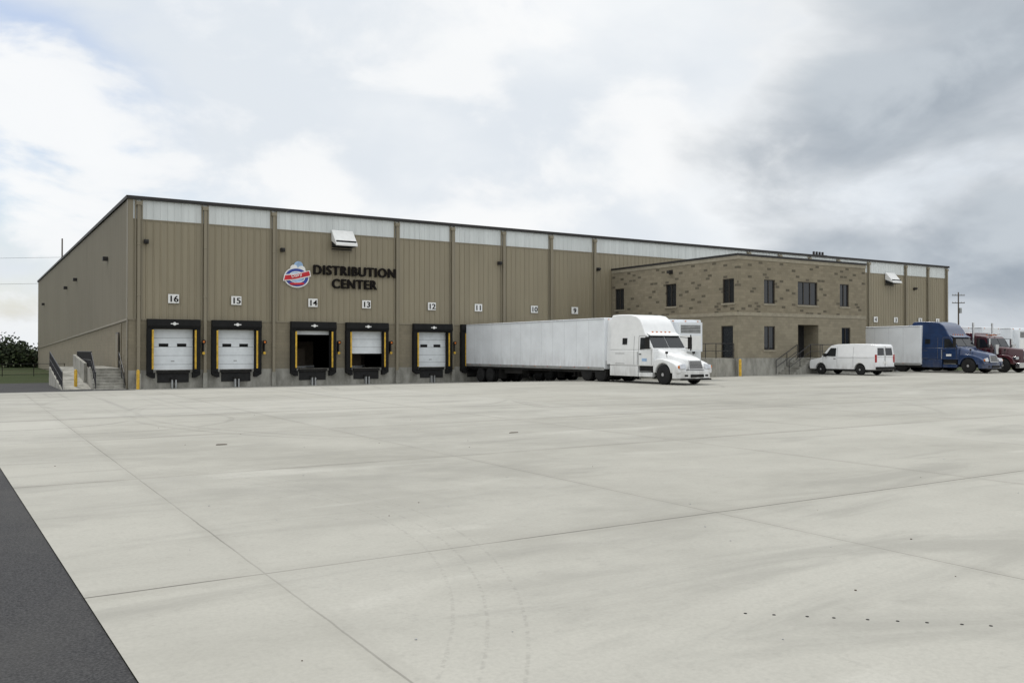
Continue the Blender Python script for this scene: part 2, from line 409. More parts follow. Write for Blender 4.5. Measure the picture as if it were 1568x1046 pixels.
for i,c in enumerate(doors):
    mb=MB(); st=state.get(i,'closed')
    zb={'closed':1.1,'open':3.3,'part':2.05}[st]
    z=3.55
    while z>zb+.01:
        z2=max(z-.53,zb)
        mb.box(c-DH+.03,c+DH-.03,.16,.2,z2+.008,z-.008,DOORW); z=z2
    mb.box(c-DH+.03,c+DH-.03,.2,.21,zb,3.55,SEAM)
    if st=='closed':
        for s in (-1,1): mb.box(c+s*.52-.27,c+s*.52+.27,.145,.158,2.5,2.69,BLACK)
        mb.box(c-.1,c+.1,.14,.158,1.6,1.66,STEEL)
    for s in (-1,1): mb.box(c+s*(DH-.02)-.03,c+s*(DH-.02)+.03,.1,.158,1.1,3.5,STEEL)
    mb.done('dock_door_panel',wh)
    mb=MB()
    for s in (-1,1):
        xi=c+s*1.12; xo=c+s*1.52
        mb.prism([(xi+s*.06,-.4,.95),(xo,-.34,.95),(xo,-.003,.95),(xi,-.003,.95)],(0,0,2.62),BLACK)
        mb.prism([(xo,-.34,.948),(xo,-.34,.8),(xo-s*.3,-.34,.62),(xi-s*.05,-.34,.62),(xi-s*.05,-.34,.948)],(0,.335,0),BLACK)
        mb.box(xi+s*.10-.055,xi+s*.10+.055,-.412,-.402,1.15,3.5,YELL)
    mb.prism([(c-1.52,-.34,3.57),(c-1.52,-.42,3.75),(c-1.52,-.36,4.14),(c-1.52,-.06,4.14),(c-1.52,-.06,3.57)],(3.04,0,0),BLACK)
    mb.lathe((c,-.415,3.87),(0,-1,0),[(0,.10),(.02,.10)],SIGNW,12)
    mb.box(c-.22,c+.22,-.43,-.405,3.84,3.9,SIGNW)
    mb.done('dock_seal',wh,bevel=.03)
    mb=MB()
    mb.box(c-.95,c+.95,-.14,-.003,.92,1.08,UNDER)
    mb.box(c-.9,c+.9,-.05,-.003,.35,.9,DARKIN)
    mb.box(c-.14,c-.05,-.3,-.05,.0,.62,STEEL); mb.box(c+.07,c+.16,-.3,-.05,.0,.62,STEEL)
    mb.box(c-.2,c+.22,-.34,-.05,.52,.62,UNDER)
    mb.box(c+1.66,c+1.74,-.3,-.06,2.05,2.9,UNDER)
    mb.lathe((c+1.7,-.32,2.8),(0,-1,0),[(0,.11),(.1,.13)],BLACK,12); mb.lathe((c+1.7,-.43,2.8),(0,-1,0),[(0,.07),(.01,.07)],AMBER,10)
    mb.lathe((c+1.7,-.32,2.1),(0,-1,0),[(0,.09),(.05,.09)],YELL,10)
    mb.done('dock_leveller',wh,bevel=.01,seg=1)
nums=['16','15','14','13','12','11','10','9',None,None,None,None,'4','3','2','1']
for c,nn in zip(doors,nums):
    if not nn: continue
    mb=MB(); mb.box(c-.31,c+.31,-.09,-.06,5.12,5.66,SIGNW); mb.box(c-.33,c+.33,-.075,-.045,5.10,5.68,TRIM)
    mb.done('dock_number_plate',wh)
    for dx,dy in ((-.012,0),(.012,-.003)):
        text(nn,.52,LETTER,(c+dx,-.1+dy,5.205),(R(90),0,0),wh,'dock_number',.004,1.1,.004,'CENTER')
tops=[]
for bx,body,wd,zz in ((11.15,'DISTRIBUTION',5.8,7.27),(12.45,'CENTER',3.15,6.41)):
    for k,(dx,dz) in enumerate(((0,0),(.035,.0),(.07,0),(.035,.02))):
        o=text(body,.86,LETTER,(bx+dx,-.12-.003*k,zz+dz),(R(90),0,0),wh,'wall_lettering',.04,1.0,.008,space=1.14)
        tops.append((o,wd))
bpy.context.view_layer.update()
for o,wd in tops: o.scale.x = wd/max(o.dimensions.x,.01)
lg=MB()
def disc(cx,cz,rx,rz,y,mat,tilt=0,n=32):
    pts=[]
    for k in range(n):
        a=R(360*k/n); x=rx*math.cos(a); z=rz*math.sin(a)
        pts.append((cx+x*math.cos(tilt)-z*math.sin(tilt),y,cz+x*math.sin(tilt)+z*math.cos(tilt)))
    lg.prism(pts,(0,.03,0),mat)
cx,cz=10.1,7.1
disc(cx,cz-.1,.84,.66,-.10,SIGNW); disc(cx,cz-.1,.76,.58,-.115,LOGOB); disc(cx,cz-.08,.56,.38,-.13,SIGNW); disc(cx,cz-.08,.51,.33,-.143,LOGOL)
disc(cx+.12,cz+.66,.30,.3,-.105,LOGOL); disc(cx-.18,cz+.5,.24,.22,-.108,SIGNW); disc(cx+.32,cz+.42,.26,.25,-.112,SIGNW)
for (y,m,g) in ((-.158,SIGNW,.06),(-.172,LOGOR,0)):
    pts=[(cx-.86-g,y,cz-.30-g),(cx-.1,y,cz-.20-g),(cx+.88+g,y,cz+.06-g),(cx+.8+g,y,cz+.34+g),(cx-.05,y,cz+.10+g),(cx-.78-g,y,cz+.0+g)]
    lg.prism(pts,(0,.014,0),m)
lg.prism([(cx-.5,-.15,cz-.47),(cx+.5,-.15,cz-.42),(cx+.45,-.15,cz-.55),(cx-.4,-.15,cz-.6)],(0,.03,0),LOGOR)
lg.done('round_company_logo',wh)
text('Dairy',.27,SIGNW,(cx-.36,-.178,cz-.13),(R(90),R(-14),0),wh,'logo_script',.003,1.2,.004)
def hood(x,z):
    mb=MB()
    mb.prism([(x-.75,-.05,z+.62),(x-.75,-.12,z+.62),(x-.75,-.98,z-.35),(x-.75,-.98,z-.5),(x-.75,-.05,z-.1)],(1.5,0,0),SIGNW)
    mb.box(x-.7,x+.7,-.9,-.06,z-.52,z-.14,DARKIN)
    mb.done('vent_hood',wh,bevel=.02)
    mb=MB()
    for k in range(9): mb.box(x-.75,x+.75,-.12,-.045,z-.75+k*.14,z-.70+k*.14,TRIM)
    mb.box(x-.7,x+.7,-.06,-.045,z-.75,z+.6,DARKIN); mb.done('vent_louvre',wh)
hood(13.2,9.65); hood(72.3,9.6)
mb=MB()
for x in (.95,9.15,25.45,34.65,76.5):
    mb.box(x-.13,x+.13,-.3,-.045,8.6,8.85,FASCIA); mb.box(x-.1,x+.1,-.42,-.28,8.68,8.82,FASCIA)
for y,z in ((8.6,8.4),(27.6,8.3),(36,8.1),(63.7,7.8)):
    mb.box(-.35,-.045,y-.18,y+.18,z-.12,z+.15,FASCIA)
mb.done('wall_lamps',wh,bevel=.02)
mb=MB()
mb.box(-.09,-.045,3.2,4.3,1.2,3.4,FRAME); mb.box(-.12,-.09,3.3,4.2,1.22,3.3,TRIM)
mb.cyl((-.15,1.6,1.2),(-.15,1.6,3.9),.05,TRIM,8)
mb.done('side_door',wh)
mb=MB()
mb.box(64.5,66.5,3,5,H+.12,H+.75,FASCIA)
for k in range(4): mb.cyl((64.9+k*.45,3.4,H+.1),(64.9+k*.45,3.4,H+1.1),.12,FASCIA,10)
mb.done('roof_equipment',wh,bevel=.03)

# ------------------------------------------------------------------ office
of=empty('office_building')
OX0,OX1,OY,OT=36.1,49.7,-13.65,8.7
PFo=lambda u,z,d:(u,OY+d,z); PLo=lambda u,z,d:(OX0+d,u,z)
BZ=4.75
fu=[(38.64,39.74,5.5,7.17),(42.1,44.2,5.5,7.17),(46.7,47.75,5.5,7.17)]
fl=[(38.64,39.74,2.3,3.95),(42.1,44.3,1.75,4.1),(46.9,47.9,2.3,3.95)]
lu=[(-13.3,-12.25,5.5,7.17),(-7.6,-6.5,5.5,7.17),(-1.6,-.5,5.5,7.17)]
ll=[(-13.2,-12.1,1.75,3.95)]
mb=MB()
wall(mb,PFo,OX0,OX1,BZ,OT,fu,BLOCKOFF,.14); wall(mb,PLo,OY,-.05,BZ,OT,lu,BLOCKOFF,.14)
mb.done('upper_block_walls',of)
mb=MB()
wall(mb,PFo,OX0,OX1,1.75,BZ,fl,BLOCKOFF2,.14); wall(mb,PLo,OY,-.05,1.75,BZ,ll,BLOCKOFF2,.14)
mb.quad([(OX0,OY,0),(OX1,OY,0),(OX1,OY,1.75),(OX0,OY,1.75)],FOUND); mb.quad([(OX0,OY,0),(OX0,-.05,0),(OX0,-.05,1.75),(OX0,OY,1.75)],FOUND)
mb.quad([(42.1,OY+.14,1.75),(42.1,OY+1.3,1.75),(42.1,OY+1.3,4.1),(42.1,OY+.14,4.1)],BLOCKOFF2)
mb.quad([(44.3,OY+.14,1.75),(44.3,OY+1.3,1.75),(44.3,OY+1.3,4.1),(44.3,OY+.14,4.1)],BLOCKOFF2)
mb.quad([(42.1,OY+.14,4.1),(44.3,OY+.14,4.1),(44.3,OY+1.3,4.1),(42.1,OY+1.3,4.1)],BELT)
mb.quad([(42.1,OY+1.3,1.75),(44.3,OY+1.3,1.75),(44.3,OY+1.3,4.1),(42.1,OY+1.3,4.1)],DARKIN)
mb.quad([(42.1,OY+.14,1.75),(44.3,OY+.14,1.75),(44.3,OY+1.3,1.75),(42.1,OY+1.3,1.75)],FOUND)
mb.done('lower_block_walls',of)
mb=MB()
mb.quad([(OX1,OY,0),(OX1,0,0),(OX1,0,OT),(OX1,OY,OT)],BLOCKOFF2)
mb.quad([(OX0,OY,OT-.35),(OX1,OY,OT-.35),(OX1,0,OT-.35),(OX0,0,OT-.35)],ROOF)
mb.done('flat_roof_and_rear',of)
mb=MB()
mb.box(OX0-.06,OX1+.06,OY-.06,OY+.28,OT,OT+.14,FASCIA); mb.box(OX0-.06,OX0+.28,OY+.28,-.05,OT,OT+.14,FASCIA); mb.box(OX1-.28,OX1+.06,OY+.28,-.05,OT,OT+.14,FASCIA)
mb.done('parapet_cap',of)
mb=MB()
mb.box(OX0-.03,OX1+.03,OY-.03,OY-.002,BZ-.12,BZ+.12,BELT); mb.box(OX0-.03,OX0-.002,OY-.002,-.05,BZ-.12,BZ+.12,BELT)
mb.box(OX0-.03,OX1+.03,OY-.03,OY-.002,OT-.25,OT-.02,BELT); mb.box(OX0-.03,OX0-.002,OY-.002,-.05,OT-.25,OT-.02,BELT)
for (a,b,c,d) in fu+[fl[0],fl[2]]:
    mb.box(a-.1,b+.1,OY-.05,OY+.1,c-.12,c-.002,BELT)
for (a,b,c,d) in lu: mb.box(OX0-.05,OX0+.1,a-.1,b+.1,c-.12,c-.002,BELT)
mb.done('belt_courses_and_sills',of)
mb=MB()
def win(P,a,b,c,d,nm=1):
    def bx(u0,u1,z0,z1,d0,d1,m):
        p=P(u0,z0,d0);q=P(u1,z1,d1); mb.box(min(p[0],q[0]),max(p[0],q[0]),min(p[1],q[1]),max(p[1],q[1]),z0,z1,m)
    bx(a,b,c,d,.12,.14,GLASS); t=.06
    bx(a,a+t,c,d,.06,.118,FRAME); bx(b-t,b,c,d,.06,.118,FRAME); bx(a+t,b-t,c,c+t,.06,.118,FRAME); bx(a+t,b-t,d-t,d,.06,.118,FRAME)
    for k in range(1,nm+1):
        u=a+(b-a)*k/(nm+1); bx(u-.025,u+.025,c+t,d-t,.07,.118,FRAME)
for o in fu: win(PFo,*o,nm=2 if o[1]-o[0]>1.5 else 1)
win(PFo,*fl[0]); win(PFo,*fl[2])
for o in lu: win(PLo,*o)
win(PLo,*ll[0],nm=0)
mb.box(42.55,43.65,OY+1.24,OY+1.29,1.78,3.95,FRAME); mb.box(42.7,43.5,OY+1.22,OY+1.239,2.2,3.8,GLASS)
mb.done('windows_and_doors',of)
mb=MB()
mb.box(39,41.5,-9,-7,OT-.3,OT+.15,FASCIA); mb.box(38,39.6,-4.5,-2.5,OT-.3,OT+.3,TRIM)
mb.cyl((45,-6,OT-.3),(45,-6,OT+.35),.12,STEEL); mb.done('rooftop_units',of,bevel=.04)
mb=MB(); mb.box(OX0-.3,OX0-.02,-7.2,-6.9,7.95,8.15,FASCIA); mb.box(OX0-.02,OX0-.001,-7.25,-6.85,7.9,8.2,FASCIA); mb.done('office_wall_lamp',of)

def rail(mb,p0,p1,h=1.0,posts=4,mid=True,r=.025,bal=0):
    p0=Vector(p0);p1=Vector(p1);u=Vector((0,0,h))
    mb.cyl(p0+u,p1+u,r,RAIL,8)
    if mid: mb.cyl(p0+u*.5,p1+u*.5,r*.8,RAIL,6)
    for k in range(posts):
        p=p0.lerp(p1,k/(posts-1)); mb.cyl(p,p+u,r,RAIL,8)
    for k in range(1,bal):
        p=p0.lerp(p1,k/bal); mb.cyl(p+u*.08,p+u*.98,.01,RAIL,4)
st=empty('entrance_stairs')
mb=MB()
mb.box(41.9,44.4,OY-1.3,OY-.003,.2,1.73,FOUND)
for k in range(7): mb.box(41.9-.3*(k+1),41.9-.3*k,OY-1.3,OY-.003,.2,1.73-(k+1)*.16,FOUND)
mb.done('steps',st,bevel=.01,seg=1)
mb=MB()
for y in (OY-1.25,OY-.12): rail(mb,(41.9,y,1.73),(39.7,y,.62),.95,3)
rail(mb,(41.9,OY-1.25,1.73),(44.35,OY-1.25,1.73),.95,3); rail(mb,(44.35,OY-1.25,1.73),(44.35,OY-.1,1.73),.95,2)
mb.done('handrails',st)
st=empty('office_side_landing')
mb=MB(); mb.box(34.3,36.09,-13.4,-10.4,.1,1.73,FOUND)
for k in range(7): mb.box(34.3,36.09,-10.4+.3*k,-10.1+.3*k,.1,1.73-(k+1)*.18,FOUND)
mb.done('landing_block',st,bevel=.01,seg=1)
mb=MB(); rail(mb,(34.35,-13.35,1.73),(34.35,-10.4,1.73),1.0,4); rail(mb,(34.35,-13.35,1.73),(36.0,-13.35,1.73),1.0,2); rail(mb,(34.35,-10.4,1.73),(34.35,-8.3,.6),1.0,3)
mb.done('landing_rail',st)
def bollard(x,y):
    z=gz(x,y); mb=MB()
    mb.lathe((x,y,z-.1),(0,0,1),[(0,.09),(1.15,.09),(1.21,.075),(1.245,.04),(1.25,.0)],YELL,16)
    mb.lathe((x,y,z),(0,0,1),[(0,.16),(.02,.15)],FOUND,12)
    mb.done('safety_bollard',None,smooth=True)
bollard(.35,-1.3); bollard(-2.55,2.2); bollard(35.3,-14.6)

st=empty('side_entrance_stairs')
mb=MB()
mb.box(-1.8,-.07,2.1,10,-.3,1.2,FOUND)
for k in range(7): mb.box(-1.8,-.07,2.1-.3*(k+1),2.1-.3*k,-.3,1.2-(k+1)*.165,FOUND)
mb.prism([(-3.4,10,-.3),(-3.4,10,1.2),(-3.4,1.2,.0),(-3.4,1.2,-.3)],(1.59,0,0),FOUND)
mb.prism([(-1.98,3.5,-.2),(-1.98,9.9,-.2),(-1.98,9.9,2.0),(-1.98,3.5,1.5)],(.17,0,0),FOUND)
mb.done('steps_and_ramp',st,bevel=.01,seg=1)
mb=MB()
rail(mb,(-1.72,2.1,1.2),(-1.72,.05,.05),.95,3,bal=12); rail(mb,(-.2,2.1,1.2),(-.2,.05,.05),.95,3)
rail(mb,(-1.72,2.1,1.2),(-1.72,9.9,1.2),1.0,6,bal=60)
rail(mb,(-3.35,10,1.2),(-3.35,1.2,.02),1.0,6,bal=70)
mb.done('black_railings',st)

# ------------------------------------------------------------------ wheels
def wheel(mb,x,y,z,r,w,side,rim=RIM,dual=False):
    ww=w*2.15 if dual else w; y0=y-side*ww
    prof=[(0,r*.6),(0.02,r*.9),(.05,r),(w-.05,r),(w-.02,r*.92),(w,r*.62)]
    for off in ([0,w*1.15] if dual else [0]):
        mb.lathe((x,y0+side*off,z),(0,side,0),prof,TYRE,24)
    d=.12 if dual else .03
    mb.lathe((x,y-side*(d+.05),z),(0,side,0),[(0,r*.1),(.0,r*.6),(.05+d*.9,r*.6),(.05+d*.9,r*.55),(.06,r*.48),(.06,r*.2),(.06+d*.7,r*.17),(.06+d*.7,r*.02)],rim,20)
    for k in range(8):
        a=k*math.pi/4; mb.cyl((x+r*.36*math.cos(a),y-side*(d+.0),z+r*.36*math.sin(a)),(x+r*.36*math.cos(a),y-side*(d-.03),z+r*.36*math.sin(a)),r*.05,UNDER,6)

def section(x,wb,wt,zb,zt,r=.16,n=5):
    pts=[(x,-wb,zb),(x,-wb*.5-wt*.5,zt-(zt-zb)*.45)]
    for k in range(n+1):
        a=math.pi-(math.pi/2)*k/n; pts.append((x,-wt+r+r*math.cos(a),zt-r+r*math.sin(a)))
    q=[(x,-p[1],p[2]) for p in reversed(pts)]
    return pts+q
def arc(cx,cz,r,a0,a1,n=10):
    return [(cx+r*math.cos(R(a0+(a1-a0)*k/n)),cz+r*math.sin(R(a0+(a1-a0)*k/n))) for k in range(n+1)]

def tractor(name,loc,paint,classic=False,skirt=True):
    root=empty(name,loc,R(-90))
    mb=MB()
    mb.box(-5.6,-1.95,-1.2,1.2,.95,1.8,paint)
    if classic: up=[(-1.95,1.8),(-2.35,2.55),(-2.5,2.68),(-3.3,2.75),(-3.4,2.95),(-5.4,3.0),(-5.6,2.9),(-5.6,1.8)]
    else: up=[(-1.95,1.8),(-2.02,1.88),(-2.5,2.58),(-2.62,2.68),(-2.74,2.84),(-2.9,3.14),(-3.12,3.44),(-3.45,3.64),(-3.95,3.73),(-4.8,3.76),(-5.5,3.74),(-5.6,3.62),(-5.6,1.8)]
    yw=lambda z:1.2-.07*(z-1.8)
    n=len(up); vs=[(x,-yw(z),z) for x,z in up]+[(x,yw(z),z) for x,z in up]
    mb.add(vs,[tuple(range(n)),tuple(range(2*n-1,n-1,-1))]+[(i,(i+1)%n,n+(i+1)%n,n+i) for i in range(n)],paint)
    mb.done('cab_body',root,bevel=.07,seg=3,smooth=True)
    mb=MB()
    for s in (-1,1):
        if skirt:
            mb.box(-5.6,-3.2,min(s*.95,s*1.19),max(s*.95,s*1.19),.38,.94,paint)
            mb.box(-3.15,-2.05,min(s*.95,s*1.17),max(s*.95,s*1.17),.38,.6,paint)
            mb.prism([(-5.6,s*1.12,1.0),(-6.05,s*1.14,1.0),(-6.0,s*1.02,3.5),(-5.6,s*1.02,3.55)],(0,s*.03,0),paint)
    if skirt: mb.done('side_fairings',root,bevel=.04,smooth=True)
    mb=MB()
    for s in (-1,1):
        mb.cyl((-5.4,s*.88,.66),(-3.3,s*.88,.66),.31 if not skirt else .24,CHROME,18)
        mb.box(-3.1,-2.1,min(s*.7,s*1.12),max(s*.7,s*1.12),.62,.94,UNDER)
        mb.box(-3.05,-2.15,min(s*1.1,s*1.185),max(s*1.1,s*1.185),.64,.67,STEEL)
    if classic:
        for s in (-1,1):
            mb.cyl((-3.35,s*1.28,.9),(-3.35,s*1.28,3.7),.075,CHROME,12)
            mb.cyl((-1.7,s*1.12,1.35),(-1.7,s*1.12,2.05),.17,CHROME,16)
    else:
        mb.cyl((-5.75,.6,1),(-5.75,.6,3.4),.07,CHROME,10); mb.cyl((-5.75,-.6,1),(-5.75,-.6,3.4),.07,CHROME,10)
    mb.done('tanks_and_stacks',root,smooth=True)
    mb=MB()
    if classic: secs=[section(-.1,.5,.46,.7,1.62,.1),section(-.2,.55,.5,.7,1.7,.1),section(-1.2,.66,.62,.75,1.82,.12),section(-1.96,.85,.8,.8,1.9,.14)]
    else: secs=[section(-.08,.56,.44,.78,1.24,.1),section(-.18,.66,.52,.76,1.34,.15),section(-.45,.76,.6,.75,1.44,.2),section(-1.0,.86,.70,.75,1.57,.22),section(-1.6,.95,.80,.75,1.73,.24),section(-2.0,1.02,.92,.75,1.87,.24)]
    mb.loft(secs,paint); mb.done('hood',root,smooth=True,bevel=.015)
    mb=MB()
    inner=arc(-1.25,.52,.6,8,172,12)
    if classic: outer=[(-1.98,.6),(-1.98,.95),(-1.75,1.2),(-1.25,1.32),(-.8,1.25),(-.5,1.05),(-.4,.8),(-.4,.6)]
    else: outer=[(-2.0,.6),(-2.0,1.22),(-1.7,1.34),(-1.25,1.34),(-.8,1.26),(-.4,1.12),(-.15,.95),(-.06,.8),(-.06,.6)]
    for s in (-1,1):
        prof=outer+inner; mb.prism([(x,s*.62,z) for x,z in prof],(0,s*.56,0),paint)
    mb.done('front_fenders',root,bevel=.05,seg=3,smooth=True)
    mb=MB()
    for s in (-1,1):
        mb.box(-1.95,-.5,min(s*.6,s*.64),max(s*.6,s*.64),.4,1.1,UNDER)
    if classic: mb.box(-.28,.02,-1.2,1.2,.35,.72,CHROME)
    else:
        mb.prism([(-.5,-1.19,.34),(-.2,-1.17,.34),(.02,-.85,.34),(.1,0,.34),(.02,.85,.34),(-.2,1.17,.34),(-.5,1.19,.34),(-.5,0,.34)],(0,0,.4),paint)
    mb.done('front_bumper',root,bevel=.05,seg=3,smooth=True)
    mb=MB()
    if classic:
        mb.box(-.1,-.05,-.46,.46,.76,1.6,CHROME)
        for k in range(14): mb.box(-.05,-.03,-.4+k*.06,-.385+k*.06,.82,1.54,UNDER)
        for s in (-1,1): mb.box(-.5,-.28,s*.92-.22,s*.92+.22,.95,1.17,CHROME); mb.box(-.28,-.265,s*.92-.18,s*.92+.18,.98,1.14,LAMPG)
    else:
        g=lambda z:.0-.12*(z-.78)/.5
        mb.add([(g(.78)-.05,-.52,.78),(g(.78)-.05,.52,.78),(g(1.27)-.05,.44,1.27),(g(1.27)-.05,-.44,1.27),(g(.78)+.02,-.52,.78),(g(.78)+.02,.52,.78),(g(1.27)+.02,.44,1.27),(g(1.27)+.02,-.44,1.27)],[(0,1,2,3),(4,5,6,7),(0,1,5,4),(1,2,6,5),(2,3,7,6),(3,0,4,7)],CHROME)
        for k in range(7):
            z=.83+k*.06; mb.box(g(z)-.0,g(z)+.03,-.46+.01*k,.46-.01*k,z,z+.044,UNDER)
        for s in (-1,1):
            mb.prism([(-.05,s*.66,.84),(-.03,s*1.08,.84),(-.1,s*1.1,1.04),(-.14,s*.64,1.1)],(.035,0,0),LAMPG)
            mb.box(-.12,-.03,s*1.12-.03,s*1.12+.03,.86,1.0,AMBER)
            mb.box(.0,.045,s*.7-.12,s*.7+.12,.44,.54,UNDER)
        mb.box(.07,.118,-.45,.45,.4,.55,UNDER); mb.box(-.1,.09,-1.0,1.0,.26,.335,UNDER)
    mb.done('grille_and_headlamps',root,bevel=.008,seg=1)
    mb=MB()
    zt0,zt1=(1.9,2.5) if classic else (1.92,2.55)
    if classic: xa,za,xb,zb_=-1.95,1.8,-2.35,2.55
    else: xa,za,xb,zb_=-2.02,1.88,-2.5,2.58
    fx=lambda z: xa+(xb-xa)*(z-za)/(zb_-za)
    for s in (-1,1):
        mb.prism([(fx(zt0)+.01,s*.03,zt0),(fx(zt0)+.01,s*1.1,zt0),(fx(zt1)+.01,s*1.06,zt1),(fx(zt1)+.01,s*.03,zt1)],(.02,0,.014),GLASS)
        def sp(x,z,o=.0): return (x,s*(yw(z)+.004+o),z)
        mb.prism([sp(-2.2,1.88),sp(-3.0,1.82),sp(-3.0,2.46),sp(-2.62,2.46)],(0,s*.012,0),GLASS)
        mb.prism([sp(-4.1,2.1),sp(-4.5,2.1),sp(-4.5,2.45),sp(-4.1,2.45)],(0,s*.01,0),GLASS)
    mb.done('cab_windows',root)
    mb=MB()
    if not classic:
        mb.prism([(-2.6,-1.08,2.66),(-2.34,-1.04,2.56),(-2.34,-1.04,2.59),(-2.6,-1.08,2.73)],(0,2.12,0),paint)
        mb.done('sun_visor',root)
    mb=MB()
    for s in (-1,1):
        def sp(x,z,o=.0): return (x,s*(yw(max(z,1.8))+.003+o),z)
        for x in (-2.08,-3.12,-3.5): mb.prism([sp(x,1.0),sp(x-.02,1.0),sp(x-.02,1.8),sp(x,1.8)],(0,s*.003,0),SEAM)
        for x in (-3.12,-3.5): mb.prism([sp(x,1.8),sp(x-.02,1.8),sp(x-.02,2.55),sp(x,2.55)],(0,s*.003,0),SEAM)
        mb.prism([sp(-3.12,2.55),sp(-2.5,2.55),sp(-2.5,2.57),sp(-3.12,2.57)],(0,s*.003,0),SEAM)
        mb.prism([sp(-2.9,1.55),sp(-3.05,1.55),sp(-3.05,1.6),sp(-2.9,1.6)],(0,s*.03,0),UNDER)
        mb.prism([sp(-4.3,1.05),sp(-5.1,1.05),sp(-5.1,1.07),sp(-4.3,1.07)],(0,s*.003,0),SEAM)
        mb.prism([sp(-4.3,1.6),sp(-5.1,1.6),sp(-5.1,1.62),sp(-4.3,1.62)],(0,s*.003,0),SEAM)
        mb.prism([sp(-2.45,1.2),sp(-2.85,1.2),sp(-2.85,1.35),sp(-2.45,1.35)],(0,s*.003,0),LOGOL if paint is WHITEP else SIGNW)
        mb.cyl((-2.15,s*1.15,1.9),(-2.0,s*1.5,1.9),.018,UNDER,6); mb.cyl((-2.4,s*1.12,2.5),(-2.0,s*1.5,2.45),.018,UNDER,6)
        mb.box(-2.1,-1.98,s*1.5-.1,s*1.5+.1,1.85,2.5,UNDER if not classic else CHROME)
        mb.box(-1.2,-1.15,s*.95-.08,s*.95+.08,1.6,1.72,UNDER); mb.cyl((-1.2,s*.9,1.4),(-1.2,s*.95,1.62),.012,UNDER,6)
        mb.cyl((-3.2,s*1.22,1.0),(-3.2,s*1.22,1.7),.02,CHROME,8)
    if classic:
        for s in (-1,1): mb.cyl((-2.75,s*.35,2.8),(-2.2,s*.35,2.85),.04,CHROME,10)
    for k in range(5): mb.box(-2.74,-2.64,-.6+k*.3-.04,-.6+k*.3+.04,2.74,2.8,AMBER)
    mb.done('trim_and_mirrors',root)
    mb=MB()
    for s in (-1,1): mb.box(-8.7,-1.9,min(s*.35,s*.45),max(s*.35,s*.45),.72,.98,UNDER)
    mb.box(-7.9,-6.3,-.45,.45,.98,1.14,UNDER); mb.box(-5.2,-2,-.9,.9,.5,.93,UNDER); mb.box(-1.9,-.3,-.55,.55,.45,.85,UNDER)
    mb.cyl((-1.25,-1,.52),(-1.25,1,.52),.06,UNDER); 
    for x in (-6.5,-7.8): mb.cyl((x,-1,.52),(x,1,.52),.12,UNDER)
    for s in (-1,1): mb.box(-8.62,-8.6,min(s*.6,s*1.2),max(s*.6,s*1.2),.2,.95,UNDER)
    mb.done('chassis',root)
    mb=MB()
    for s in (-1,1):
        wheel(mb,-1.25,s*1.17,.52,.52,.28,s,RIM)
        for x in (-6.5,-7.8): wheel(mb,x,s*1.22,.52,.52,.27,s,RIM,True)
    mb.done('wheels',root,smooth=True)
    return root

